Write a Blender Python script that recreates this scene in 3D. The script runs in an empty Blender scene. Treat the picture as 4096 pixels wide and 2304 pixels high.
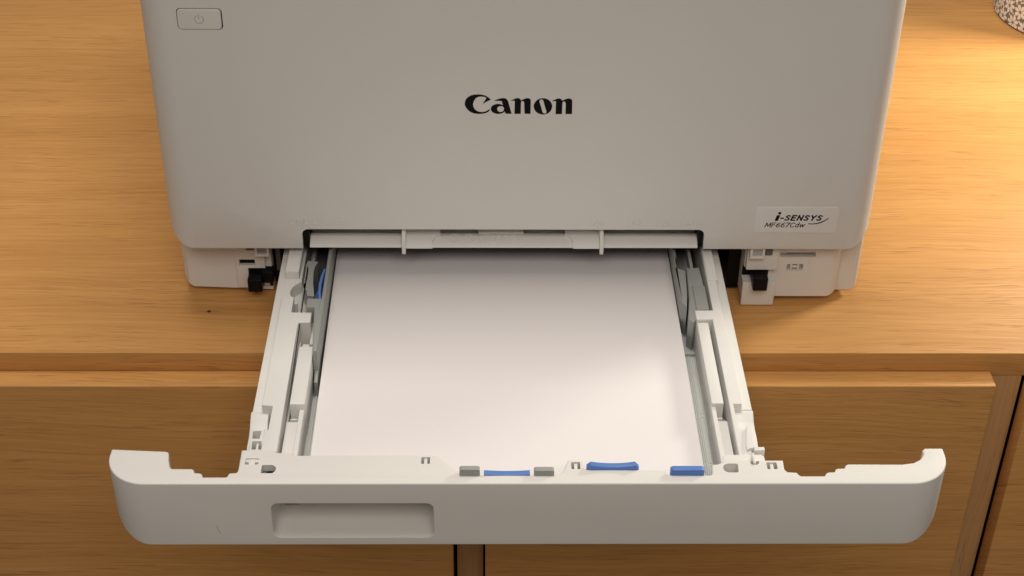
import bpy, bmesh, math, random
from mathutils import Vector, Matrix

# ------------------------------------------------------------------ camera, light, exposure
scn = bpy.context.scene
col = scn.collection
MM = 0.001

def camera_axes(p, yaw, roll):
    fwd = Vector((0, math.cos(p), -math.sin(p))); up = Vector((0, math.sin(p), math.cos(p))); rt = Vector((1, 0, 0))
    cr, sr = math.cos(roll), math.sin(roll)
    rt, up = cr * rt + sr * up, -sr * rt + cr * up
    Z = Matrix.Rotation(yaw, 3, 'Z')
    return Z @ rt, Z @ up, Z @ fwd

cam_data = bpy.data.cameras.new('camera')
cam = bpy.data.objects.new('camera', cam_data)
col.objects.link(cam)
rt, up, fw = camera_axes(0.61580, -0.018838, 0.012132)
M = Matrix((rt, up, -fw)).transposed().to_4x4()
M.translation = Vector((-0.02098, -0.82155, 0.60048))
cam.matrix_world = M
cam_data.sensor_width = 36.0
cam_data.lens = 54.23
cam_data.clip_start = 0.01
cam_data.clip_end = 50
scn.camera = cam

world = bpy.data.worlds.new('World')
scn.world = world
world.use_nodes = True
bg = world.node_tree.nodes['Background']
bg.inputs['Color'].default_value = (1.0, 0.88, 0.79, 1)
bg.inputs['Strength'].default_value = 0.17

def area_light(name, loc, target, sx, sy, power, color):
    d = bpy.data.lights.new(name, 'AREA')
    d.shape = 'RECTANGLE'; d.size = sx; d.size_y = sy; d.energy = power; d.color = color
    o = bpy.data.objects.new(name, d); col.objects.link(o)
    o.location = loc
    o.rotation_euler = (Vector(target) - Vector(loc)).to_track_quat('-Z', 'Y').to_euler()
    return o

area_light('ceiling_light', (-0.1, 0.23, 1.95), (-0.1, 0.21, 0), 0.8, 0.50, 21.0, (1.0, 0.94, 0.875))

area_light('room_light', (0.05, -1.8, 2.0), (0.0, -0.1, 0.1), 1.6, 0.9, 21.5, (1.0, 0.92, 0.845))

lamp_data = bpy.data.lights.new('table_lamp_bulb', 'POINT')
lamp_data.energy = 17.0; lamp_data.color = (1.0, 0.93, 0.79); lamp_data.shadow_soft_size = 0.08
lamp = bpy.data.objects.new('table_lamp_bulb', lamp_data); col.objects.link(lamp)
lamp.location = (0.73, 0.343, 0.39)

scn.view_settings.view_transform = 'Standard'
scn.view_settings.look = 'None'
scn.view_settings.gamma = 1
scn.view_settings.exposure = 0.0
scn.view_settings.use_curve_mapping = False

# ------------------------------------------------------------------ materials
def new_mat(name):
    m = bpy.data.materials.new(name); m.use_nodes = True
    return m, m.node_tree, m.node_tree.nodes['Principled BSDF']

def plastic(name, colr, rough=0.5, grain=0.05, spec=0.4, var=0.03):
    m, nt, b = new_mat(name)
    N, L = nt.nodes, nt.links
    tc = N.new('ShaderNodeTexCoord')
    n1 = N.new('ShaderNodeTexNoise'); n1.inputs['Scale'].default_value = 14; n1.inputs['Detail'].default_value = 4
    L.new(tc.outputs['Object'], n1.inputs['Vector'])
    mx = N.new('ShaderNodeMix'); mx.data_type = 'RGBA'
    mx.inputs[6].default_value = (*[c * (1 - var) for c in colr], 1)
    mx.inputs[7].default_value = (*[min(1, c * (1 + var)) for c in colr], 1)
    L.new(n1.outputs['Fac'], mx.inputs[0])
    L.new(mx.outputs[2], b.inputs['Base Color'])
    b.inputs['Roughness'].default_value = rough
    b.inputs['Specular IOR Level'].default_value = spec
    if grain:
        n2 = N.new('ShaderNodeTexNoise'); n2.inputs['Scale'].default_value = 1400; n2.inputs['Detail'].default_value = 1
        L.new(tc.outputs['Object'], n2.inputs['Vector'])
        bp = N.new('ShaderNodeBump'); bp.inputs['Strength'].default_value = grain; bp.inputs['Distance'].default_value = 0.0004
        L.new(n2.outputs['Fac'], bp.inputs['Height']); L.new(bp.outputs['Normal'], b.inputs['Normal'])
    return m

def wood(name, along, across, seed, light=(0.71, 0.375, 0.124), dark=(0.49, 0.230, 0.062), speck=None):
    m, nt, b = new_mat(name)
    N, L = nt.nodes, nt.links
    tc = N.new('ShaderNodeTexCoord')
    sep = N.new('ShaderNodeSeparateXYZ'); L.new(tc.outputs['Object'], sep.inputs[0])
    def math_(op, a, bb=None, c=None):
        n = N.new('ShaderNodeMath'); n.operation = op
        for i, v in enumerate((a, bb, c)):
            if v is None: continue
            if isinstance(v, (int, float)): n.inputs[i].default_value = v
            else: L.new(v, n.inputs[i])
        return n.outputs[0]
    A = sep.outputs[along]
    B = math_('ADD', sep.outputs[across], sep.outputs[1 if across != 1 else 2])
    def noise(sa, sb, off, detail, bsock=None, rough=0.5):
        cb = N.new('ShaderNodeCombineXYZ')
        L.new(math_('MULTIPLY', A, sa), cb.inputs[0]); L.new(math_('MULTIPLY', bsock or B, sb), cb.inputs[1])
        cb.inputs[2].default_value = seed * 7.3 + off
        n = N.new('ShaderNodeTexNoise'); n.inputs['Scale'].default_value = 1; n.inputs['Detail'].default_value = detail
        n.inputs['Roughness'].default_value = rough
        L.new(cb.outputs[0], n.inputs['Vector'])
        return n.outputs['Fac']
    def ramp(sock, lo, hi):
        n = N.new('ShaderNodeMapRange'); L.new(sock, n.inputs[0])
        n.inputs[1].default_value = lo; n.inputs[2].default_value = hi
        return n.outputs[0]
    warp = noise(4.0, 9.0, 3.1, 2)
    B2 = math_('ADD', B, math_('MULTIPLY', math_('SUBTRACT', warp, 0.5), 0.03))
    broad = ramp(noise(1.6, 32, 0, 3, B2), 0.3, 0.7)
    mid = ramp(noise(9, 330, 11, 3, B2, 0.65), 0.3, 0.72)
    fine = ramp(noise(20, 950, 23, 2, B2), 0.3, 0.7)
    t = math_('ADD', math_('ADD', math_('MULTIPLY', broad, 0.26), math_('MULTIPLY', mid, 0.40)), math_('MULTIPLY', fine, 0.34))
    c1 = N.new('ShaderNodeMix'); c1.data_type = 'RGBA'
    c1.inputs[6].default_value = (*light, 1); c1.inputs[7].default_value = (*dark, 1)
    L.new(t, c1.inputs[0])
    pn = noise(42, 1250, 31, 1.5, B2)
    gate = ramp(noise(5, 90, 41, 2, B2), 0.40, 0.60)
    pore = math_('MULTIPLY', ramp(pn, 0.59, 0.68), math_('ADD', math_('MULTIPLY', gate, 0.75), 0.15))
    c2 = N.new('ShaderNodeMix'); c2.data_type = 'RGBA'
    L.new(math_('MULTIPLY', pore, 0.5), c2.inputs[0]); L.new(c1.outputs[2], c2.inputs[6])
    c2.inputs[7].default_value = (0.19, 0.082, 0.028, 1)
    out = c2.outputs[2]
    if speck:
        vd = N.new('ShaderNodeVectorMath'); vd.operation = 'DISTANCE'
        L.new(tc.outputs['Object'], vd.inputs[0]); vd.inputs[1].default_value = speck
        c3 = N.new('ShaderNodeMix'); c3.data_type = 'RGBA'
        L.new(ramp(vd.outputs['Value'], 0.0016, 0.0009), c3.inputs[0]); L.new(out, c3.inputs[6])
        c3.inputs[7].default_value = (0.06, 0.025, 0.01, 1)
        out = c3.outputs[2]
    L.new(out, b.inputs['Base Color'])
    b.inputs['Specular IOR Level'].default_value = 0.25
    rr = N.new('ShaderNodeMapRange'); L.new(mid, rr.inputs[0]); rr.inputs[3].default_value = 0.42; rr.inputs[4].default_value = 0.58
    L.new(rr.outputs[0], b.inputs['Roughness'])
    bp = N.new('ShaderNodeBump'); bp.inputs['Strength'].default_value = 0.25; bp.inputs['Distance'].default_value = 0.0006
    L.new(math_('SUBTRACT', 1.0, pore), bp.inputs['Height']); L.new(bp.outputs['Normal'], b.inputs['Normal'])
    return m

WHITE = plastic('white_plastic', (0.74, 0.725, 0.685), 0.48, 0.10)
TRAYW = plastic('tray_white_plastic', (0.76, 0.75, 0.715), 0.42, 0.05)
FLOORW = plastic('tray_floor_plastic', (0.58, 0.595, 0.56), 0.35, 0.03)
GREY = plastic('grey_plastic', (0.32, 0.33, 0.31), 0.45, 0.05)
GREYD = plastic('dark_grey_plastic', (0.13, 0.135, 0.13), 0.45, 0.05)
GREYL = plastic('light_grey_plastic', (0.42, 0.42, 0.42), 0.4, 0.03)
BLACK = plastic('black_plastic', (0.006, 0.006, 0.007), 0.4, 0.05, 0.15)
BLUE = plastic('blue_plastic', (0.10, 0.22, 0.56), 0.35, 0.03)
INK = plastic('black_ink', (0.008, 0.007, 0.007), 0.6, 0, 0.1)
INKG = plastic('grey_ink', (0.36, 0.345, 0.32), 0.6, 0)
STICK = plastic('sticker_film', (0.80, 0.785, 0.755), 0.3, 0)
PAPER = plastic('paper', (0.81, 0.775, 0.765), 0.85, 0.04, 0.15, 0.008)
POTG = plastic('pot_grey_glaze', (0.20, 0.195, 0.18), 0.35, 0)
PETAL = plastic('pot_petal_print', (0.88, 0.82, 0.78), 0.4, 0)
WTOP = wood('oak_top', 0, 1, 1, speck=(-0.2046, -0.0001, 0.0))
WDOOR = [wood('oak_door_%d' % i, 0, 2, 5 + i) for i in range(3)]
WSTILE = wood('oak_stile', 2, 0, 12, light=(0.58, 0.34, 0.15), dark=(0.44, 0.235, 0.09))
DARK = plastic('cabinet_dark', (0.02, 0.014, 0.01), 0.8, 0)

# ------------------------------------------------------------------ helpers
def finish(me, angle=32):
    bm = bmesh.new(); bm.from_mesh(me)
    bmesh.ops.remove_doubles(bm, verts=bm.verts, dist=1e-6)
    bmesh.ops.recalc_face_normals(bm, faces=bm.faces)
    for f in bm.faces: f.smooth = True
    for e in bm.edges:
        e.smooth = not (len(e.link_faces) != 2 or e.calc_face_angle(0) > math.radians(angle))
    bm.to_mesh(me); bm.free()

def link(name, me, mat, parent=None, angle=32, fin=True):
    if fin: finish(me, angle)
    me.materials.clear(); me.materials.append(mat)
    o = bpy.data.objects.new(name, me); col.objects.link(o)
    if parent: o.parent = parent
    return o

def box_mesh(x0, x1, y0, y1, z0, z1, r=0.3, seg=2):
    bm = bmesh.new()
    bmesh.ops.create_cube(bm, size=1)
    for v in bm.verts:
        v.co = Vector(((x0 + x1) / 2 + v.co.x * (x1 - x0), (y0 + y1) / 2 + v.co.y * (y1 - y0), (z0 + z1) / 2 + v.co.z * (z1 - z0))) * MM
    if r: bmesh.ops.bevel(bm, geom=bm.edges[:], offset=r * MM, segments=seg, profile=0.5, affect='EDGES')
    me = bpy.data.meshes.new('m'); bm.to_mesh(me); bm.free()
    return me

def box(name, x0, x1, y0, y1, z0, z1, mat, parent, r=0.3, seg=2):
    return link(name, box_mesh(x0, x1, y0, y1, z0, z1, r, seg), mat, parent)

def prism_mesh(loops, axis, a0, a1, bevel=0.0, bseg=2):
    """loops: outer outline + holes in mm; axis 'z' -> (x,y), 'y' -> (x,z), 'x' -> (y,z)"""
    cu = bpy.data.curves.new('c', 'CURVE'); cu.dimensions = '2D'; cu.fill_mode = 'BOTH'
    for pts in loops:
        s = cu.splines.new('POLY'); s.points.add(len(pts) - 1); s.use_cyclic_u = True
        for p, q in zip(s.points, pts): p.co = (q[0], q[1], 0, 1)
    cu.extrude = max((a1 - a0) / 2 - bevel, 1e-4)
    if bevel:
        cu.bevel_depth = bevel; cu.bevel_resolution = bseg; cu.offset = -bevel
    o = bpy.data.objects.new('c', cu); col.objects.link(o)
    dg = bpy.context.evaluated_depsgraph_get()
    me = bpy.data.meshes.new_from_object(o.evaluated_get(dg))
    bpy.data.objects.remove(o); bpy.data.curves.remove(cu)
    c = (a0 + a1) / 2
    for v in me.vertices:
        a, b, d = v.co
        d += c
        v.co = Vector((a, b, d) if axis == 'z' else (a, d, b) if axis == 'y' else (d, a, b)) * MM
    return me

def prism(name, loops, axis, a0, a1, mat, parent, bevel=0.0, angle=32, bseg=2):
    return link(name, prism_mesh(loops, axis, a0, a1, bevel, bseg), mat, parent, angle)

def rrect(x0, x1, y0, y1, r, n=5):
    out = []
    rs = r if isinstance(r, (tuple, list)) else (r, r, r, r)      # bl, br, tr, tl
    for (cx, cy, a, rr) in ((x0, y0, 180, rs[0]), (x1, y0, 270, rs[1]), (x1, y1, 0, rs[2]), (x0, y1, 90, rs[3])):
        ox = cx + (rr if cx == x0 else -rr); oy = cy + (rr if cy == y0 else -rr)
        if rr == 0: out.append((cx, cy)); continue
        for i in range(n + 1):
            t = math.radians(a + 90 * i / n)
            out.append((ox + rr * math.cos(t), oy + rr * math.sin(t)))
    return out

def loft_mesh(sections, cap=True):
    """sections: list of lists of 3D mm points with equal counts"""
    bm = bmesh.new()
    rows = [[bm.verts.new(Vector(p) * MM) for p in s] for s in sections]
    n = len(rows[0])
    for a, b in zip(rows, rows[1:]):
        for i in range(n):
            bm.faces.new((a[i], a[(i + 1) % n], b[(i + 1) % n], b[i]))
    if cap:
        bm.faces.new(rows[0]); bm.faces.new(rows[-1])
    bmesh.ops.recalc_face_normals(bm, faces=bm.faces)
    me = bpy.data.meshes.new('m'); bm.to_mesh(me); bm.free()
    return me

def clean(me):
    bm = bmesh.new(); bm.from_mesh(me)
    bmesh.ops.remove_doubles(bm, verts=bm.verts, dist=1e-6)
    bmesh.ops.recalc_face_normals(bm, faces=bm.faces)
    bm.to_mesh(me); bm.free()

def cut(me, cutters):
    """boolean difference of a mesh with a list of meshes"""
    clean(me)
    o = bpy.data.objects.new('a', me); col.objects.link(o)
    cs = []
    for c in cutters:
        clean(c)
        k = bpy.data.objects.new('b', c); col.objects.link(k); cs.append(k)
        md = o.modifiers.new('b', 'BOOLEAN'); md.operation = 'DIFFERENCE'; md.solver = 'EXACT'; md.object = k
    dg = bpy.context.evaluated_depsgraph_get()
    r = bpy.data.meshes.new_from_object(o.evaluated_get(dg))
    for k in cs + [o]: bpy.data.objects.remove(k)
    return r

def empty(name, loc, label, cat, group=None):
    o = bpy.data.objects.new(name, None); col.objects.link(o)
    o['label'] = label; o['category'] = cat
    if group: o['group'] = group
    o.empty_display_size = 0.02
    return o

def tube_mesh(paths, r, seg=6):
    """round wires along 3D mm polylines"""
    bm = bmesh.new()
    for path, closed in paths:
        P = [Vector(p) for p in path]; n = len(P); rings = []
        for i, p in enumerate(P):
            t = (P[(i + 1) % n] - P[i - 1]) if closed else (P[min(i + 1, n - 1)] - P[max(i - 1, 0)])
            t.normalize()
            a = t.cross(Vector((0, -1, 0.3))); a.normalize(); b = t.cross(a)
            rings.append([bm.verts.new((p + (a * math.cos(k * 2 * math.pi / seg) + b * math.sin(k * 2 * math.pi / seg)) * r) * MM) for k in range(seg)])
        m = n if closed else n - 1
        for i in range(m):
            A, B = rings[i], rings[(i + 1) % n]
            for k in range(seg): bm.faces.new((A[k], A[(k + 1) % seg], B[(k + 1) % seg], B[k]))
        if not closed:
            bm.faces.new(rings[0]); bm.faces.new(rings[-1])
    me = bpy.data.meshes.new('m'); bm.to_mesh(me); bm.free()
    return me


GLYPH = {
'L': [[(0,1),(0,0),(.5,0)]], 'T': [[(0,1),(.6,1)],[(.3,1),(.3,0)]],
'R': [[(0,0),(0,1),(.35,1),(.46,.95),(.52,.82),(.52,.68),(.46,.55),(.35,.5),(0,.5)],[(.27,.5),(.58,0)]],
'/': [[(0,-.12),(.36,1.06)]],
'G': [[(.58,.87),(.45,.98),(.3,1),(.13,.93),(.03,.74),(0,.5),(.03,.26),(.13,.07),(.3,0),(.48,.03),(.6,.12)],[(.6,.12),(.6,.46),(.36,.46)]],
'E': [[(.48,1),(0,1),(0,0),(.48,0)],[(0,.52),(.42,.52)]], 'X': [[(0,1),(.55,0)],[(.55,1),(0,0)]],
'C': [[(.56,.88),(.44,.98),(.3,1),(.13,.93),(.03,.74),(0,.5),(.03,.26),(.13,.07),(.3,0),(.44,.02),(.56,.12)]],
'A': [[(0,0),(.3,1),(.6,0)],[(.1,.34),(.5,.34)]],
'6': [[(.45,.98),(.3,.94),(.14,.78),(.04,.55),(.01,.32),(.06,.12),(.18,.01),(.34,.01),(.46,.1),(.5,.3),(.45,.48),(.32,.58),(.16,.54),(.03,.4)]],
'5': [[(.46,1),(.08,1),(.05,.56)],[(.05,.56),(.22,.62),(.38,.58),(.48,.44),(.48,.24),(.38,.06),(.2,0),(.02,.05)]],
'B': [[(0,0),(0,1)],[(0,1),(.3,1),(.42,.94),(.46,.8),(.44,.64),(.34,.54),(0,.53)],[(.3,.53),(.44,.46),(.5,.28),(.46,.1),(.34,0),(0,0)]],
'4': [[(.42,0),(.42,1)],[(.42,1),(0,.3),(.56,.3)]], 'M': [[(0,0),(.06,1)],[(.06,1),(.38,.22)],[(.38,.22),(.70,1)],[(.70,1),(.76,0)]],
'F': [[(0,0),(0,1),(.46,1)],[(0,.52),(.4,.52)]], '7': [[(0,1),(.5,1),(.15,0)]],
'd': [[(.44,1.05),(.44,0)],[(.44,.52),(.34,.64),(.2,.66),(.08,.56),(.02,.36),(.04,.14),(.14,.01),(.28,.01),(.44,.16)]],
'w': [[(0,.66),(.17,0)],[(.17,0),(.35,.62)],[(.35,.62),(.53,0)],[(.53,0),(.7,.66)]],
'S': [[(.46,.88),(.34,.98),(.2,1),(.07,.93),(.02,.77),(.09,.62),(.26,.52),(.42,.41),(.48,.25),(.42,.08),(.28,0),(.12,.01),(0,.1)]],
'N': [[(0,0),(0,1)],[(0,1),(.55,0)],[(.55,0),(.55,1)]], 'Y': [[(0,1),(.28,.48)],[(.56,1),(.28,.48)],[(.28,.48),(.28,0)]],
'-': [[(0,.42),(.26,.42)]]}

def text_mesh(body, x0, x1, z0, z1, y0, pen, flat=1.0, shear=0.0, gap=0.2):
    """stroke lettering: rounded pen lines, flattened to a thin print or left as a moulded bead"""
    strokes, x = [], 0.0
    for ch in body:
        g = GLYPH[ch]
        for st in g: strokes.append([(x + a + shear * b, b) for a, b in st])
        x += max(a for st in g for a, b in st) + gap
    xs = [a for st in strokes for a, b in st]; ax, bx = min(xs), max(xs)
    h = pen / 2
    def mp(p): return Vector((x0 + h + (p[0] - ax) / (bx - ax) * (x1 - x0 - pen), y0, z0 + h + p[1] * (z1 - z0 - pen)))
    paths = []
    for st in strokes:
        P = [mp(p) for p in st]; cur = [P[0]]
        for k in range(1, len(P)):
            cur.append(P[k])
            if k < len(P) - 1 and (P[k] - P[k - 1]).angle(P[k + 1] - P[k]) > math.radians(55):
                paths.append((cur, False)); cur = [P[k]]
        paths.append((cur, False))
    out = []
    for c, _ in paths:                       # square off the ends by half a pen width
        a = (c[0] - c[1]).normalized() * h * 0.9; b = (c[-1] - c[-2]).normalized() * h * 0.9
        out.append(([c[0] + a] + c[1:-1] + [c[-1] + b], False))
    me = tube_mesh(out, h, 8)
    for v in me.vertices: v.co.y = (y0 + (v.co.y / MM - y0) * flat) * MM
    return me

# ------------------------------------------------------------------ sideboard (the surface everything rests on)
side = empty('sideboard', (0, 0, 0), 'honey oak sideboard with overlay drawer fronts carrying the white printer', 'sideboard')
box('top_board', -720, 720, -44.7, 600, -18.4, 0, WTOP, side, 0.7)
DOORX = ((-640, -44.9), (-22.9, 302.3), (325.4, 720))
for i, (a, b) in enumerate(DOORX):
    box('drawer_front', a, b, -61.0, -45.1, -420, -13.9, WDOOR[i], side, 0.9, 3)
box('stile', -42.6, -24.3, -45.0, -28, -420, -18.6, WSTILE, side, 0.4)
box('stile', 300.0, 323.9, -45.0, -28, -420, -18.6, WSTILE, side, 0.4)
box('carcass', -700, 700, -26, 560, -420, -18.5, DARK, side, 0)
for sx in (-660, 660):
    for sy in (40, 520):
        box('leg', sx - 25, sx + 25, sy - 25, sy + 25, -700, -420.1, WSTILE, side, 1)
fl = box('floor', -2500, 2500, -2500, 2500, -712, -700, plastic('floor_carpet', (0.20, 0.165, 0.13), 0.9, 0), None, 0)
fl['kind'] = 'structure'

# ------------------------------------------------------------------ printer
prn = empty('printer', (0, 0, 0), 'white laser printer standing on the oak sideboard with its paper drawer pulled out', 'printer')
ZP, HX, RP = 49.6, 225.2, 18.0

def zlow(x, half, r, z):
    d = abs(x) - (half - r)
    if d <= 0: return z
    d = min(d, r)
    return z + r - math.sqrt(max(r * r - d * d, 0))

def plan_outline(xa, xb, ya, yb, r, n=9):
    pts = rrect(xa, xb, ya, yb, r, n)
    return pts

# housing: rounded in plan at the vertical edges and in elevation at the lower front corners
pl = []
for (x, y) in rrect(-HX, HX, 0, 375, (RP, RP, 8, 8), 10): pl.append((x, y))
secs = []
ZT = 405
base_row = [(x, y, zlow(x, HX, 17.0, ZP)) for x, y in pl]
inset = [(x * 0.9985, 0.8 + (y - 0.8) * 0.999 if y < 5 else y, z + 0.0) for x, y, z in base_row]
secs.append([(x, max(y, 0.9), z) for x, y, z in inset])
secs.append([(x, max(y, 0.25), z + 0.25) for x, y, z in base_row])
secs.append([(x, y, z + 0.9) for x, y, z in base_row])
for z in (90, 160, 230, 320, ZT): secs.append([(x, y, z) for x, y in pl])
body_me = loft_mesh(secs)
NX0, NX1, NZ = -139.4, 116.8, 64.6
notch = prism_mesh([rrect(NX0, NX1, 20, NZ, (0, 0, 4.2, 4.2), 6)], 'y', -6, 46)
BX0, BX1, BZ0, BZ1 = -201.6, -175.2, 202.9, 216.5
btn_hole = prism_mesh([rrect(BX0, BX1, BZ0, BZ1, 2.4, 6)], 'y', -3, 4)
# arm gap: underside is hollow so that the drawer cavity goes deep
body_me = cut(body_me, [notch, btn_hole])
body = link('housing', body_me, WHITE, prn, 28)
prism('button_gap_shade', [rrect(BX0 + .05, BX1 - .05, BZ0 + .05, BZ1 - .05, 2.4, 6)], 'y', 3.2, 3.95, BLACK, prn)  # black backing stands in for shade in the gap round the button
btn = prism('power_button', [rrect(BX0 + 0.38, BX1 - 0.85, BZ0 + 0.35, BZ1 - 0.62, 2.1, 6)], 'y', -0.25, 3.1, WHITE, prn, 0.25)
pc = (-188.7, 209.6); arc = []
for i in range(21):
    t = math.radians(120 + 300 * i / 20)
    arc.append((pc[0] + 2.55 * math.cos(t), -0.25, pc[1] + 2.55 * math.sin(t)))
link('power_symbol', tube_mesh([(arc, False), ([(pc[0] - 0.15, -0.25, 213.0), (pc[0], -0.25, 209.8)], False)], 0.17), INKG, btn)

# brand lettering on the front
LOGO = {
'C':[(-35.3,154.9),(-35.0,156.7),(-34.2,158.4),(-32.9,159.6),(-31.3,160.5),(-29.3,161.0),(-27.1,161.1),(-24.9,160.9),(-23.0,160.4),(-21.2,159.3),(-19.6,157.6),(-22.0,156.4),(-24.5,154.7),(-23.3,156.8),(-22.1,159.0),(-23.6,159.6),(-25.2,159.8),(-27.0,159.6),(-28.6,158.6),(-29.7,156.9),(-30.3,154.6),(-30.1,152.8),(-29.3,151.1),(-28.1,150.0),(-26.5,149.3),(-24.9,149.1),(-23.1,149.4),(-21.5,150.3),(-20.4,151.1),(-20.2,150.4),(-21.2,149.3),(-23.0,148.4),(-24.9,148.0),(-27.1,147.9),(-29.4,148.2),(-31.5,149.0),(-33.3,150.4),(-34.5,152.2),(-35.2,153.8)],
'a':[(-17.8,156.9),(-15.3,158.0),(-13.7,158.5),(-12.1,158.7),(-10.8,158.5),(-9.8,157.7),(-9.3,156.8),(-7.0,148.1),(-10.6,148.1),(-11.2,149.6),(-12.3,148.6),(-13.9,148.1),(-15.5,147.9),(-17.1,148.3),(-18.6,149.1),(-19.5,150.4),(-19.6,151.5),(-19.4,152.6),(-18.5,153.7),(-17.2,154.4),(-15.6,154.8),(-14.0,154.6),(-12.3,153.9),(-13.1,156.8),(-15.3,156.9)],
'n':[(-7.7,157.0),(-4.7,158.5),(-3.2,158.8),(-2.1,158.3),(-1.5,157.2),(0.4,158.1),(2.0,158.7),(3.5,158.6),(4.3,157.7),(4.4,156.2),(4.4,148.1),(0.8,148.1),(0.5,155.6),(0.0,156.7),(-1.0,156.9),(-1.5,155.8),(-1.5,148.1),(-5.3,148.0),(-5.2,157.0)],
'o':[(6.2,153.3),(6.4,154.7),(7.2,156.3),(8.5,157.7),(10.1,158.5),(11.7,158.7),(13.4,158.5),(15.0,157.7),(16.4,156.4),(17.1,154.7),(17.4,153.3),(17.2,151.7),(16.5,150.0),(15.3,148.7),(13.7,147.9),(11.9,147.6),(10.3,147.9),(8.6,148.7),(7.3,150.0),(6.5,151.6)],
'n2':[(17.0,156.7),(20.0,158.3),(21.4,158.6),(22.6,158.2),(23.2,157.1),(25.1,158.0),(26.9,158.6),(28.3,158.4),(29.3,157.5),(29.4,156.1),(29.5,148.0),(25.6,148.0),(25.5,155.5),(25.0,156.5),(24.1,156.7),(23.5,155.7),(23.4,148.0),(19.6,147.9),(19.6,156.8)]}
HOLE = {
'a':[(-13.7,153.3),(-12.5,153.1),(-11.7,152.3),(-11.6,151.2),(-11.9,150.1),(-12.8,149.4),(-13.8,149.2),(-14.7,149.4),(-15.5,150.2),(-15.8,151.3),(-15.6,152.3),(-14.9,153.0)],
'o':[(9.6,156.7),(9.9,157.5),(10.8,158.0),(11.6,157.7),(12.0,156.9),(14.0,149.6),(13.9,148.7),(13.0,148.2),(12.1,148.5),(11.6,149.3)]}
for k, p in LOGO.items():
    prism('logo_letter', [p] + ([HOLE[k]] if k in HOLE else []), 'y', -0.12, 0.05, INK, prn)

# model sticker
stk = prism('sticker', [rrect(148.3, 200.6, 62.6, 82.0, 1.6, 5)], 'y', -0.38, 0.05, STICK, prn, 0.08)
link('sticker_lettering', text_mesh('-SENSYS', 164.0, 190.9, 71.8, 76.2, -0.38, 1.05, 0.1, 0.24, 0.36), INK, stk)
prism('sticker_lettering', [[(160.5, 71.8), (162.6, 71.8), (163.7, 76.0), (161.6, 76.0)]], 'y', -0.46, -0.36, INK, stk)
prism('sticker_lettering', [[(163.2 + 1.0 * math.cos(i * .5236), 77.5 + .95 * math.sin(i * .5236)) for i in range(12)]], 'y', -0.46, -0.36, INK, stk)
link('sticker_lettering', text_mesh('MF667Cdw', 154.5, 180.4, 66.8, 70.5, -0.38, 0.6, 0.2, 0.2, 0.22), INK, stk)
sw = [(182.0, 69.9), (184.5, 69.75), (187, 70.0), (189.5, 70.8), (192, 72.1), (194.4, 74.0), (195.0, 73.9), (192.6, 71.7), (190, 70.2), (187.2, 69.35), (184.5, 69.15), (182.0, 69.45)]
prism('sticker_swoosh', [sw], 'y', -0.46, -0.36, INK, stk)

# embossed paper size marks along the lower edge of the front
for body_t, a, b in (('LTR/LGL', -147.0, -129.3), ('EXEC', -123.6, -112.2), ('A6', 46.2, 52.4), ('A5', 69.8, 75.6), ('B5', 88.0, 93.4), ('A4', 103.6, 109.2)):
    link('embossed_mark', text_mesh(body_t, a, b, 67.9, 72.1, 0.0, 0.8, 1.0), WHITE, prn, 60)
for x in (-127.9, -110.6, 44.4, 67.6, 86.1, 101.6):
    box('embossed_mark', x - .28, x + .28, -0.28, 0.1, 67.2, 72.6, WHITE, prn, 0.08, 1)

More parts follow.
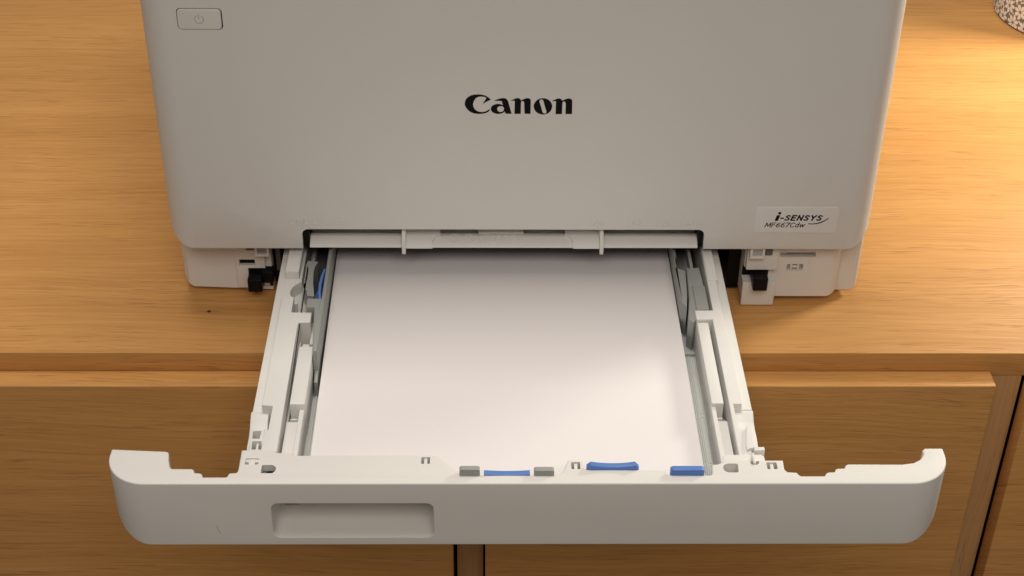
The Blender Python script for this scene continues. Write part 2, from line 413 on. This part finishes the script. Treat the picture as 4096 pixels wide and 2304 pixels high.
# multipurpose feed ledge inside the notch
LP = [(2.2, 50.1), (0.5, 50.2), (0.0, 50.7), (0.5, 51.6), (2.0, 52.7), (4.5, 53.9), (7.0, 54.7), (9.6, 55.3)]
def ledge_z(y):
    for (a, za), (b, zb) in zip(LP[2:], LP[3:]):
        if y <= b: return za + (zb - za) * (max(y, a) - a) / (b - a)
    return LP[-1][1]
prof = LP + [(10.2, 55.0), (10.4, 50.6), (44, 50.5), (44, 50.1)]
LX0, LX1 = -135.0, 113.2
led = link('feed_ledge', loft_mesh([[(x, y, z) for y, z in prof] for x in (LX0, LX1)]), WHITE, prn, 40)
for s, fx, w in ((1, -76.2, 1), (-1, 52.7, 1)):
    g_me = bmesh.new(); rows = []
    for (y, z) in LP[1:] + [(16.0, 57.0), (24.0, 58.6)]:
        wid = 19.5 if y < 3 else 20.5 if y < 5 else 24.4
        rows.append((y, z, wid))
    up_, lo_ = [], []
    for (y, z, wid) in rows:
        yy, zz = (y - 1.3, z + 0.2) if y < 1 else (y - 0.4, z + 1.9)
        xi = fx + s * 1.5; xo = fx + s * wid
        up_.append((g_me.verts.new(Vector((xi, yy, zz)) * MM), g_me.verts.new(Vector((xo, yy, zz)) * MM)))
        lo_.append((g_me.verts.new(Vector((xi, y + .1, z - 0.2)) * MM), g_me.verts.new(Vector((xo, y + .1, z - 0.2)) * MM)))
    for i in range(len(rows) - 1):
        for A, B in (((up_[i][0], up_[i][1]), (up_[i + 1][0], up_[i + 1][1])), ((up_[i][1], lo_[i][1]), (up_[i + 1][1], lo_[i + 1][1])), ((lo_[i][1], lo_[i][0]), (lo_[i + 1][1], lo_[i + 1][0])), ((lo_[i][0], up_[i][0]), (lo_[i + 1][0], up_[i + 1][0]))):
            g_me.faces.new((A[0], A[1], B[1], B[0]))
    g_me.faces.new((up_[0][0], up_[0][1], lo_[0][1], lo_[0][0])); g_me.faces.new((up_[-1][0], up_[-1][1], lo_[-1][1], lo_[-1][0]))
    me = bpy.data.meshes.new('m'); g_me.to_mesh(me); g_me.free()
    g = link('feed_guide', me, WHITE, prn, 40)
    fin = prism_mesh([[(-3.0, 47.6), (-3.3, 51.5), (-1.0, 57.5), (4, 62.5), (9, 64.0), (30, 64.2), (30, 58), (1.2, 49.0)]], 'x', min(fx, fx + s * 2.5), max(fx, fx + s * 2.5), 0.4)
    link('guide_fin', fin, WHITE, g, 40)

box('ledge_plate', -27.4, 1.8, 9.2, 24, 52.0, 56.4, WHITE, led, 0.3)
# embossed pictograms on the ledge
def on_ledge(x, z0):
    y = max((z0 - 51.5) / 1.1, 0.3)
    return (x, y, ledge_z(y) + 0.02)
def ring(cx, cz, r, n=18): return ([on_ledge(cx + r * math.cos(i * 2 * math.pi / n), cz + r * math.sin(i * 2 * math.pi / n)) for i in range(n)], True)
def poly(pts, closed=False):
    out = []
    for (a, b), (c, d) in zip(pts, pts[1:] + ([pts[0]] if closed else [])):
        for i in range(6): out.append(on_ledge(a + (c - a) * i / 6, b + (d - b) * i / 6))
    if not closed: out.append(on_ledge(*pts[-1]))
    return (out, closed)
PIC = [[ring(-42.3, 57.5, 3.6), poly([(-44.6, 60.0), (-40.0, 55.0)]), poly([(-44.4, 57), (-42.5, 58.3), (-40.3, 57)])],
       [ring(-33.2, 57.3, 3.6), poly([(-35.5, 59.8), (-30.9, 54.8)]), poly([(-34.8, 56.2), (-33.2, 58.6), (-31.7, 56.2)])],
       [poly([(-26.6, 63.6), (-26.6, 54), (-22.8, 54), (-22.8, 63.6)], True), poly([(-25.2, 55.6), (-24.2, 55.6)])],
       [poly([(-20.2, 62.8), (-20.2, 55.2), (-16.2, 55.2), (-16.2, 62.8)], True), poly([(-18.6, 61), (-17.8, 59), (-18.6, 57)])],
       [poly([(-12.7, 54.6), (-12.7, 59.6), (-14.8, 59.6), (-11.9, 63.0), (-9.0, 59.6), (-11.1, 59.6), (-11.1, 54.6)])],
       [poly([(-5.6, 62.6), (1.2, 62.6), (1.2, 57.5), (-0.8, 55.4), (-2.0, 55.4), (-2.0, 57.6), (-4.4, 57.6)], False), poly([(-6.4, 61.4), (-2.6, 61.4)]), poly([(-6.4, 60.0), (-2.6, 60.0)]), poly([(-5.8, 58.7), (-2.6, 58.7)])]]
for p in PIC: link('embossed_pictogram', tube_mesh(p, 0.42, 6), WHITE, led)

# dark inside of the feed slot and of the drawer bay
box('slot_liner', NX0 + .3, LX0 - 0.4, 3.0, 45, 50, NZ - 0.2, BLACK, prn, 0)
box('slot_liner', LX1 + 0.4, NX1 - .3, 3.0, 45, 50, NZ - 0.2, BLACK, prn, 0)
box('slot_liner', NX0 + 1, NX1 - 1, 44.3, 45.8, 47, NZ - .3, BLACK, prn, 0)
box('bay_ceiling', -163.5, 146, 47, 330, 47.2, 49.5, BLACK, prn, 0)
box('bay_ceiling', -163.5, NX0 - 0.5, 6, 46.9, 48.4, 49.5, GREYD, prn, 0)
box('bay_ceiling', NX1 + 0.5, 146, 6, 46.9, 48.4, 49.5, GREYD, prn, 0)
box('bay_ceiling', -134, 112, 3.0, 46.4, 48.7, 50.05, BLACK, prn, 0)  # unseen black slab added under the ledge to cut light bounced onto paper
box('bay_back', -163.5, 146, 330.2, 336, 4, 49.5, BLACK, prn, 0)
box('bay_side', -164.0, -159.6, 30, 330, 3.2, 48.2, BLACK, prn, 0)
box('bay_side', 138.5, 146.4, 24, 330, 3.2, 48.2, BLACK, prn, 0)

# left lower housing
def block(name, xa, xb, ya, yb, z0, z1, rplan, relev_left, relev_right, cutters=(), tilt=0.0):
    p = rrect(xa, xb, ya, yb, rplan, 7)
    row = []
    for x, y in p:
        z = z0
        if relev_left and x < xa + relev_left: d = xa + relev_left - x; z = z0 + relev_left - math.sqrt(max(relev_left ** 2 - d * d, 0))
        if relev_right and x > xb - relev_right: d = x - xb + relev_right; z = z0 + relev_right - math.sqrt(max(relev_right ** 2 - d * d, 0))
        row.append((x, y, z + tilt * (x - xb)))
    me = loft_mesh([[(x, y + (0.6 if y < (ya + 2) else 0), z) for x, y, z in row], [(x, y, z + 0.6) for x, y, z in row], [(x, y, z1) for x, y in p]])
    if cutters: me = cut(me, cutters)
    return link(name, me, WHITE, prn, 30)
block('lower_housing', -223.6, -164.2, 22.0, 370, 1.8, 49.4, (7, 0.8, 4, 4), 9, 0,
      [prism_mesh([rrect(-185.0, -174.7, 23.0, 28.0, 0.4, 2)], 'y', 10, 40)], -0.04)
lf = prism('latch_plate', [[(-187.3, 5.8), (-179.6, 5.8), (-179.6, 21.2), (-168.2, 21.2), (-167.8, 49.2), (-187.3, 49.2)], rrect(-185.0, -174.7, 23.0, 28.0, 0.4, 2)], 'y', 19.2, 21.98, WHITE, prn, 0.3)
box('latch_hole_shade', -184.9, -174.8, 22.6, 39, 23.1, 27.9, BLACK, prn, 0)  # black fill imitates the shade inside the cut hole
box('latch_pocket', -179.5, -164.4, 21.0, 21.95, 6.0, 21.0, BLACK, prn, 0)
box('latch_pocket', -179.2, -173.2, 15.5, 21, 37.8, 47, GREYD, prn, 0.3)
box('latch_block', -179.3, -170.0, 10.0, 21.2, 8.2, 18.2, BLACK, prn, 0.8, 3)
box('latch_block', -170.4, -163.0, 16.0, 24, 11.5, 20.5, BLACK, prn, 0.6, 3)
prism('latch_frame', [rrect(-173.0, -163.7, 34.9, 49, 0.6, 3), rrect(-171.4, -165.3, 36.6, 47, 0.3, 2)], 'y', 12.5, 19.1, WHITE, prn, 0.25)
box('latch_window', -171.5, -165.2, 15.5, 16.5, 36.5, 47.1, GREYL, prn, 0)
box('foot_rib', -170.0, -166.2, 20.2, 21.98, 6.6, 9.8, WHITE, prn, 0.3)
box('bay_flange', -161.9, -158.8, 27.0, 32, 14, 48.2, GREYD, prn, 0.4)
# right lower housing
block('lower_housing', 146.6, 211.6, 10.0, 200, 5.2, 49.4, (0.8, 9, 4, 0.5), 0, 9,
      [prism_mesh([rrect(169.5, 192.7, 37.0, 40.6, 0.8, 3)], 'y', 4, 16), prism_mesh([rrect(174.6, 185.4, 26.1, 31.5, 1.2, 3)], 'y', 4, 13),
       prism_mesh([rrect(140.0, 163.0, 19.2, 29.4, 0.8, 3)], 'y', 4, 17)])
block('side_housing', 190.0, 226.2, 20.0, 370, 3.0, 49.4, (1, 5, 4, 1), 0, 8)
prism('latch_plate', [rrect(147.2, 167.7, 29.5, 49.2, (0.8, 0.8, 0.4, 0.4), 3)], 'y', 6.0, 9.9, WHITE, prn, 0.4)
box('latch_pocket', 146.8, 162.8, 15.2, 16.6, 19.4, 29.2, BLACK, prn, 0)
box('latch_block', 152.0, 161.4, -0.8, 16.0, 17.2, 27.4, BLACK, prn, 0.8, 3)
prism('latch_frame', [rrect(148.0, 157.6, 40.7, 49.0, 0.6, 3), rrect(149.7, 156.0, 42.4, 48, 0.3, 2)], 'y', 2.0, 5.95, WHITE, prn, 0.25)
box('latch_window', 149.6, 156.1, 3.6, 4.6, 42.3, 48.1, GREYL, prn, 0)
box('latch_pocket', 157.9, 163.2, 5.0, 6.6, 41.6, 48.4, GREYD, prn, 0.3)
prism('foot_block', [rrect(146.4, 168.0, 1.0, 19.0, 0.9, 3)], 'y', 6.2, 9.95, WHITE, prn, 0.5)
box('slot_back', 169.7, 192.5, 14.5, 15.9, 37.2, 40.4, GREYD, prn, 0)
box('slot_tab', 169.8, 174.2, 12.2, 14.4, 37.2, 40.4, GREYL, prn, 0.2)
box('clip_back', 174.8, 185.2, 12.2, 12.9, 26.3, 31.3, GREYL, prn, 0.1)
for a, b, cz, dz in ((177.0, 178.2, 26.2, 31.4), (181.6, 182.8, 26.2, 31.4), (178.3, 181.5, 28.4, 29.8)):
    box('clip_bar', a, b, 10.3, 12.15, cz, dz, WHITE, prn, 0.2)
for x, y in ((-205, 60), (205, 60), (-205, 340), (205, 340)):
    prism('rubber_foot', [[(x + 11 * math.cos(i * math.pi / 8), y + 11 * math.sin(i * math.pi / 8)) for i in range(16)]], 'z', 0.0, 3.2 if x < 0 else 5.0, BLACK, prn)

# ------------------------------------------------------------------ paper tray
tray = empty('paper_tray', (0, 0, 0), 'white pull-out paper tray extending from the printer over the sideboard edge', 'paper tray')
BZT, BZB, BYF = 48.5, 3.9, -219.6
arcL = [(-201 + 22.5 * math.cos(math.radians(t)), -197.1 + 22.5 * math.sin(math.radians(t))) for t in [270 - i * 6 for i in range(16)]]
arcR = [(203 + 22.6 * math.cos(math.radians(t)), -197.0 + 22.6 * math.sin(math.radians(t))) for t in [270 + i * 6 for i in range(16)]]
back = [(-223.4,-192.3),(-222.8,-191.9),(-194.0,-193.7),(-192.7,-194.3),(-192.1,-195.5),(-191.3,-200.8),(-189.9,-205.8),(-189.1,-207.1),(-188.3,-207.5),(-177.9,-207.6),(-176.8,-208.4),(-176.1,-210.7),(-173.0,-211.0),(-171.9,-211.9),(-171.2,-214.1),(-159.1,-214.1),(-158.4,-213.4),(-158.2,-211.9),(-157.5,-211.0),(-154.1,-210.6),(-153.6,-209.8),(-153.4,-207.6),(-153.6,-192.6),(-134.8,-192.7),(-134.6,-194.8),(-125.6,-194.9),(-125.1,-197.0),(-50.3,-196.8),(-48.5,-197.4),(-46.6,-199.2),(-37.7,-210.0),(-34.8,-212.4),(-31.9,-212.7),(14.8,-212.7),(17.4,-212.0),(18.9,-209.5),(21.8,-200.9),(29.4,-200.9),(30.3,-207.7),(31.6,-208.4),(73.5,-208.6),(73.7,-211.4),(75.0,-212.6),(97.4,-212.8),(97.9,-211.9),(98.6,-204.5),(102.1,-204.0),(106.6,-201.2),(137.3,-201.0),(137.0,-208.3),(138.3,-210.3),(143.2,-210.7),(144.0,-212.6),(145.0,-213.5),(157.5,-213.5),(158.8,-211.1),(160.2,-210.5),(163.4,-210.3),(164.3,-208.2),(165.4,-207.5),(169.2,-207.4),(170.0,-205.3),(171.6,-204.1),(200.7,-204.3),(207.2,-203.1),(211.6,-200.3),(214.2,-196.1),(214.3,-192.8),(215.9,-191.4),(225.1,-191.4),(225.6,-192.2)]
outline = back + arcR[::-1] + arcL          # clockwise seen from above
front_edge = []
Dl = [(-141.1,-211.3),(-141.2,-205.4),(-140.6,-204.8),(-135.6,-204.8),(-134.2,-205.8),(-133.4,-207.6),(-133.7,-209.8),(-135.0,-211.3)]
Dr = [(104.2,-207.4),(105.0,-205.0),(107.1,-203.8),(111.8,-203.9),(112.5,-204.8),(112.3,-210.2),(111.6,-210.9),(106.8,-210.9),(105.0,-209.8)]
holes = [rrect(-150.4, -143.3, -204.4, -199.4, 0.5, 2), Dl, rrect(-56.7, -52.0, -203.9, -198.6, 0.5, 2), rrect(23.4, 28.2, -208.2, -202.6, 0.5, 2),
         rrect(127.9, 133.4, -208.3, -202.9, 0.5, 2), Dr, [(119.6, -201.9), (119.4, -203.6), (120.4, -204.8), (122.8, -204.8), (124.1, -203.4), (124.3, -201.9)]]
bez = prism_mesh([outline], 'z', BZB, BZT, 0.9, 3)
half_l, half_r, RE = -223.5, 225.6, 20.0
for v in bez.vertices:
    x, y, z = v.co / MM
    if z < (BZT + BZB) / 2:
        d = max((half_l + RE) - x, x - (half_r - RE), 0)
        d = min(d, RE)
        v.co.z += (RE - math.sqrt(RE * RE - d * d)) * MM
hs = [[(x, BYF - 2.0, z) for x, z in rrect(-136.5, -49.6, 9.2, 34.8, 4.8, 6)]]
for d in (0.0, 0.5, 1.2, 2.5, 5.0, 8.0, 12.0, 16.0, 20.0, 24.0, 27.0, 29.5, 30.5, 31.0):
    lo = 9.4 + (0.9 * min(d / 2.5, 1.0) ** 0.6) + 3.0 * (d / 31.0) ** 2 + 5.0 * max(0.0, (d - 22.0) / 9.0) ** 2
    hi = 34.7 - 12.6 * min(max(d, 0) / 20.0, 1.0) ** 2.4 - 1.5 * max(0.0, (d - 20.0) / 11.0)
    ins = -0.4 if d == 0 else 1.3 * d / 31.0
    hs.append([(x, BYF + d, z) for x, z in rrect(-136.1 + ins, -50.0 - ins, lo, hi, min(4.4, (hi - lo) / 2 - 0.2), 6)])
handle_cut = loft_mesh(hs)
pocket_me = cut(box_mesh(-139.0, -47.0, -196.9, -186.0, 6.0, 23.9, 0.3), [handle_cut.copy()])
cuts = [handle_cut] + [prism_mesh([h], 'z', 37.0, 60.0) for h in holes]
# clearance for the tab slots is cut by the outline itself
bez = cut(bez, cuts)
front = link('tray_front', bez, WHITE, tray, 30)
link('handle_pocket', pocket_me, WHITE, front, 40)
hl = box('hook', -148.6, -145.2, -204.2, -199.5, 40, 47.9, TRAYW, front, 0.2)
box('hook', -150.3, -143.4, -201.6, -199.5, 40, 47.7, TRAYW, front, 0.2)
for x, y in ((-54.3, -201.2), (25.8, -205.4), (130.7, -205.6)):
    box('hook', x - 0.9, x + 0.9, y - 2.4, y + 2.4, 40, 47.8, TRAYW, front, 0.2)
    box('hook', x - 2.2, x + 2.2, y - 2.5, y - 0.4, 36, 44.5, TRAYW, front, 0.2)
prism('peg', [[(-136.6 + 3.4 * math.cos(i * math.pi / 9), -208.9 + 3.0 * math.sin(i * math.pi / 9)) for i in range(18)]], 'z', 40.0, 45.0, BLACK, front)
box('peg', 105.8, 110.5, -210.6, -206.2, 36.9, 44.5, TRAYW, front, 0.4)
box('peg', 120.9, 122.3, -204.6, -196.0, 40, 49.6, TRAYW, front, 0.5)
box('hole_shade_fill', -141.2, -133.3, -211.4, -204.7, 36.92, 44.3, GREYD, front, 0)  # dark fill set in the D-shaped hole as its painted inner shade
link('scuff', tube_mesh([([(-166.0, BYF, 18.8), (-165.8, BYF, 16.8), (-165.4, BYF, 15.0), (-164.4, BYF, 12.4)], False)], 0.14, 5), INKG, front)

# tray trough
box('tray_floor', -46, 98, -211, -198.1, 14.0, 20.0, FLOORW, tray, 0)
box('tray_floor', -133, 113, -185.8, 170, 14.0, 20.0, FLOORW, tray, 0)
for x0, x1 in ((-122.9, -121.9), (-120.6, -119.9), (101.4, 102.0)):
    box('floor_rib', x0, x1, -196, -60, 19.9, 21.0, FLOORW, tray, 0.2)
for k, (y0, y1) in enumerate(((-132, -172), (-174.5, -200), (-75, -129))):
    for (xa, xb) in ((98.3, 100.6), (102.6, 105.2)):
        pts = [(x, y, 20.02) for x, y in rrect(xa, xb, min(y0, y1), max(y0, y1), 1.2, 3)]
        link('floor_panel_line', tube_mesh([(pts, True)], 0.13, 5), GREYL, tray)
box('lift_plate', -116.0, 93.0, -195.0, 150, 24.4, 25.9, GREYL, tray, 0.2)
for x in (-90, 70): box('lift_arm', x - 4, x + 4, -150, 100, 20.0, 24.4, GREYL, tray, 0.2)
# left rail
led_pts = [(-153.9, 160), (-153.9, -150.0), (-147.9, -150.6), (-147.9, -45.5), (-139.4, -45.5), (-139.3, -43.8)]
led_pts += [(-131.0 + 14.0 * math.cos(math.radians(a)), -32.5 + 13.2 * math.sin(math.radians(a))) for a in (233, 220, 205, 190, 175, 160, 145, 130, 124)]
led_pts += [(-139.0, -20.6), (-139.0, 160)]
prism('outer_ledge', [led_pts], 'z', 30, 39.0, TRAYW, tray, 0.3)
box('outer_ledge', -153.6, -134.6, -149.8, 160, 6, 30.5, TRAYW, tray, 0.3)
box('rail_block', -149.2, -140.6, -18.9, 160, 38, 45, TRAYW, tray, 0.5)
railL = [(-148.2, -46), (-140.8, -46.2), (-140.8, -62.4), (-128.4, -62.6), (-128.3, -72.8), (-135.6, -72.9), (-135.3, -196), (-144.0, -196), (-144.2, -172), (-142.1, -171.6), (-141.9, -151.3), (-148.1, -150.8)]
prism('side_rail', [railL], 'z', 8, 45, TRAYW, tray, 0.5)
box('inner_rail', -133.0, -124.4, -147.7, -94.0, 20, 43, TRAYW, tray, 0.4)
box('inner_rail', -132.3, -128.2, -94.2, -84.0, 20, 37, TRAYW, tray, 0.3)
box('inner_wall', -127.6, -124.9, -197, -147.5, 14, 39.5, TRAYW, tray, 0.4)
box('inner_wall', -128.2, -124.6, -84, -62.7, 14, 37.0, TRAYW, tray, 0.3)
box('inner_rail', -133.7, -127.3, -196, -159.5, 14, 40, TRAYW, tray, 0.4)
box('latch_pocket', -134.8, -127.4, -159.6, -147.5, 14, 31, GREYL, tray, 0.2)
for y in (-152.4, -156.6): box('latch_rib', -132.6, -128.6, y - .4, y + .4, 30.5, 36.0, TRAYW, tray, 0.15)
box('slot_floor', -135.4, -124.6, -150, -62.0, 8, 14.5, GREYL, tray, 0)
# left clips
clipL = [(-149.6, 39.0), (-152.0, 39.4), (-156.0, 37.5), (-160, 35.0), (-166, 33.5), (-172, 33.8), (-178, 32), (-181, 28), (-181, 12), (-149.6, 12)]
prism('side_clip', [clipL], 'x', -154.6, -144.6, TRAYW, tray, 0.5)
cb = prism('clip_box', [[(-151.9, -170.0), (-144.5, -170.0), (-142.0, -187.5), (-150.4, -187.5)], [(-150.6, -171.2), (-145.9, -171.2), (-146.4, -177.6), (-150.2, -177.6)], [(-150.0, -179.6), (-145.0, -179.6), (-144.0, -186.6), (-149.5, -186.6)]], 'z', 32, 43.5, TRAYW, tray, 0.25)
box('clip_hook', -147.6, -146.2, -187.0, -180.5, 32, 42.5, TRAYW, cb, 0.4)
# right rail
box('outer_ledge', 122.2, 129.0, -147.6, 160, 6, 39, TRAYW, tray, 0.4)
box('rail_block', 117.2, 123.4, -28.2, 160, 38, 45.2, TRAYW, tray, 0.4)
railR = [(105.6, -59.5), (116.6, -59.5), (117.2, 160), (122.6, 160), (122.4, -149.2), (117.6, -149.2), (117.6, -170.3), (122.8, -170.3), (122.2, -196), (115.1, -196), (115.4, -68.8), (105.7, -69.1)]
prism('side_rail', [railR], 'z', 8, 44.7, TRAYW, tray, 0.5)
box('inner_rail', 105.9, 112.7, -146.8, -69.9, 14, 43, TRAYW, tray, 0.4)
box('inner_wall', 105.6, 108.2, -199, -146.6, 14, 40.5, TRAYW, tray, 0.4)
box('inner_rail', 107.4, 113.4, -199, -158.6, 14, 40, TRAYW, tray, 0.4)
box('latch_pocket', 108.0, 114.6, -158.8, -146.6, 14, 31, GREYL, tray, 0.2)
for y in (-151.4, -155.6): box('latch_rib', 108.4, 112.0, y - .4, y + .4, 30.5, 36.0, TRAYW, tray, 0.15)
box('slot_floor', 112.5, 115.6, -150, -60.0, 8, 22, GREYL, tray, 0)
clipR = [(-148.2, 38.8), (-150.5, 38.4), (-154.0, 36), (-160, 34.6), (-166, 34.8), (-172, 34), (-178, 32), (-190, 31), (-190, 12), (-148.2, 12)]
prism('side_clip', [clipR], 'x', 118.6, 129.4, TRAYW, tray, 0.5)
prism('clip_fin', [[(119.6, -186), (121.9, -170.8), (123.2, -170.8), (124.6, -183), (124.6, -188), (119.6, -190)]], 'z', 30, 46.5, TRAYW, tray, 0.3)
box('clip_plate', 123.4, 129.2, -191.5, -188.5, 30, 47.0, TRAYW, tray, 0.5)
prism('rail_end', [[(104.9, -200.7), (106.6, -193.4), (126.5, -193.0), (128.4, -194.6), (128.5, -200.8)]], 'z', 12, 45.5, TRAYW, tray, 0.4)
# grey width guides
gl = prism('width_guide', [[(60, 20), (60, 46), (-48, 46), (-58, 48.5), (-70, 47), (-112, 30), (-113, 20)]], 'x', -123.6, -121.2, GREY, tray, 0.5)
prism('guide_arm', [[(-137.2, 30), (-136.6, -6), (-130.2, -7), (-131.6, -12), (-132.0, -18), (-131.2, -30), (-129.2, -44), (-132.6, -43.4), (-133.6, -38), (-136.6, -33.6), (-134.0, -26), (-134.6, -14), (-136.4, -8), (-137.2, 30)]], 'z', 24, 44.0, GREY, gl, 0.5)
prism('guide_block', [[(-132.2, -51.2), (-123.4, -51.2), (-121.6, -57.5), (-121.0, -80), (-121.4, -104), (-124.0, -104), (-126.6, -66), (-126.9, -60.4), (-131.8, -60.4)]], 'z', 20.5, 47.5, GREY, gl, 0.8)
prism('guide_lever', [[(-129.8, -47), (-130.2, -31), (-127.6, -20), (-125.6, -14), (-124.4, -16), (-123.9, -30), (-124.2, -47)]], 'z', 24, 35, BLUE, gl, 0.6)
prism('guide_lever', [[(-125.6, -48.0), (-126.6, -40), (-127.0, -32), (-126.6, -24), (-125.4, -15), (-124.6, -14.2), (-124.0, -16), (-124.8, -24), (-125.2, -32), (-124.9, -40), (-124.0, -48.0)]], 'z', 34, 44.5, BLUE, gl, 0.4)
box('guide_slider', -138.5, -122.2, -62.0, 60, 20.2, 24.0, GREYD, gl, 0.3)
gr = prism('width_guide', [[(99.6, 60), (100.2, 1), (98.9, -13), (104.3, -16.6), (103.0, -40), (101.2, -56), (98.3, -50.4), (98.3, 60)]], 'z', 20.2, 44.5, GREY, tray, 0.7)
prism('guide_block', [[(105.4, -11.9), (113.6, -11.3), (114.2, -24.6), (114.2, -58.0), (110.3, -61.2), (103.6, -70.4), (101.0, -66.6), (103.6, -45)]], 'z', 20.2, 43.5, GREY, gr, 0.8)
box('guide_block', 106.8, 114.6, -59.0, -33.0, 36, 44.8, GREY, gr, 0.6)
box('guide_block', 108.0, 110.0, -11.0, 30.0, 36, 42.8, GREY, gr, 0.4)
box('guide_slider', 95.6, 109.4, -74.0, 60, 20.2, 22.0, GREYL, gr, 0.3)
# tabs standing behind the front edge
prism('stop_tab', [rrect(-36.1, -25.3, 30, 52.6, (0, 0, 1.2, 1.2), 4)], 'y', -213.3, -210.0, GREY, tray, 0.3)
prism('stop_tab', [rrect(3.3, 14.0, 30, 51.9, (0, 0, 1.2, 1.2), 4)], 'y', -213.3, -210.0, GREY, tray, 0.3)
def concave(x0, x1, zb, ze, zc, n=10):
    top = []
    for i in range(n + 1):
        t = i / n; top.append((x1 + (x0 - x1) * t, zc + (ze - zc) * (2 * t - 1) ** 2))
    return [(x0, zb), (x1, zb)] + top
prism('length_lever', [concave(-23.2, 1.2, 30, 49.5, 48.9)], 'y', -213.3, -209.8, BLUE, tray, 0.4)
b2 = [(31.4, 30), (59.2, 30), (59.2, 49.6)] + [(57.2 - 23.6 * i / 10, 50.5 + 1.2 * (2 * i / 10 - 1) ** 2) for i in range(11)] + [(31.4, 49.8)]
prism('length_lever', [b2], 'y', -208.9, -205.2, BLUE, tray, 0.9, 40, 3)
prism('length_lever', [rrect(75.6, 93.6, 30, 52.2, (0, 0, 1.6, 1.6), 4)], 'y', -213.2, -209.4, BLUE, tray, 0.7, 40, 3)

# ------------------------------------------------------------------ paper stack lying in the tray
random.seed(4)
bm = bmesh.new()
lay = 9
for k in range(lay):
    z0 = 26.0 + k * (5.0 / lay); z1 = 26.0 + (k + 1) * (5.0 / lay) - 0.03
    dx, dy = (random.uniform(-.25, .25), random.uniform(-.3, .3)) if k < lay - 1 else (0, 0)
    fy, by = -196.0 + dy, 101.0 + dy
    cs = [(-118.9 + dx, fy), (97.6 + dx, fy), (97.7 + dx, by), (-121.0 + dx, by)]
    lo = [bm.verts.new(Vector((x, y, z0)) * MM) for x, y in cs]; hi = [bm.verts.new(Vector((x, y, z1)) * MM) for x, y in cs]
    bm.faces.new(lo[::-1]); bm.faces.new(hi)
    for i in range(4): bm.faces.new((lo[i], lo[(i + 1) % 4], hi[(i + 1) % 4], hi[i]))
me = bpy.data.meshes.new('m'); bm.to_mesh(me); bm.free()
ps = link('paper_stack', me, PAPER, None)
ps['label'] = 'stack of blank white copy paper lying in the open printer tray'; ps['category'] = 'paper'

# ------------------------------------------------------------------ patterned ceramic pot
pot = empty('ceramic_pot', (0, 0, 0), 'round ceramic pot with white petal flowers on grey glaze behind the printer', 'pot')
PCX, PCY, PR, PH = 508.0, 458.0, 69.0, 260.0
prof = [(0, 3), (60, 3), (62, 0), (67.0, 0.2), (PR, 2.2), (PR + 1.0, 30), (PR + 1.5, 80), (PR + 1.5, 180), (PR + 1.2, PH - 2), (PR, PH), (PR - 4, PH), (PR - 5, PH - 3), (PR - 5, 12), (0, 10)]
bm = bmesh.new(); NS = 72; rows = []
for r, z in prof:
    rows.append([bm.verts.new(Vector((PCX + r * math.cos(i * 2 * math.pi / NS), PCY + r * math.sin(i * 2 * math.pi / NS), z)) * MM) for i in range(NS)] if r else [bm.verts.new(Vector((PCX, PCY, z)) * MM)])
for a, b in zip(rows, rows[1:]):
    for i in range(NS):
        j = (i + 1) % NS
        if len(a) == 1: bm.faces.new((a[0], b[i], b[j]))
        elif len(b) == 1: bm.faces.new((a[i], a[j], b[0]))
        else: bm.faces.new((a[i], a[j], b[j], b[i]))
me = bpy.data.meshes.new('m'); bm.to_mesh(me); bm.free()
pb = link('vessel', me, POTG, pot, 40)

def pot_r(z): return PR + 0.25 + min(1.5, max(0, (z - 2) * 0.03))
bm = bmesh.new()
def petal(cx, cz, ang, ln, wd):
    n = 10; vs = []
    for i in range(n):
        t = i * 2 * math.pi / n
        a = math.cos(t) * ln / 2; b = math.sin(t) * wd / 2 * (1 + 0.35 * math.cos(t))
        u = cx + a * math.cos(ang) - b * math.sin(ang); w = cz + a * math.sin(ang) + b * math.cos(ang)
        if w < 1.2 or w > PH - 1: w = min(max(w, 1.6), PH - 1.2)
        th = u / PR; rr = pot_r(w)
        vs.append(bm.verts.new(Vector((PCX + rr * math.cos(th), PCY + rr * math.sin(th), w)) * MM))
    bm.faces.new(vs)
cir = 2 * math.pi * PR
NF = 30; du = cir / NF
random.seed(11)
for row in range(19):
    for k in range(NF):
        u = (k + 0.5 * (row % 2)) * du + random.uniform(-.8, .8); z = 5 + row * 13.6 + random.uniform(-.8, .8)
        a0 = random.uniform(0, 1)
        for i in range(7):
            a = a0 + i * 2 * math.pi / 7
            petal(u + 4.1 * math.cos(a), z + 4.1 * math.sin(a), a, 5.8, 3.3)
        for i in range(4):
            a = math.pi / 4 + i * math.pi / 2 + random.uniform(-.2, .2)
            petal(u + 7.9 * math.cos(a) * 1.02, z + 7.6 * math.sin(a), a + random.uniform(-.6, .6), 2.4, 1.5)
me = bpy.data.meshes.new('m'); bm.to_mesh(me); bm.free()
fp = link('flower_print', me, PETAL, pot, 180, False)
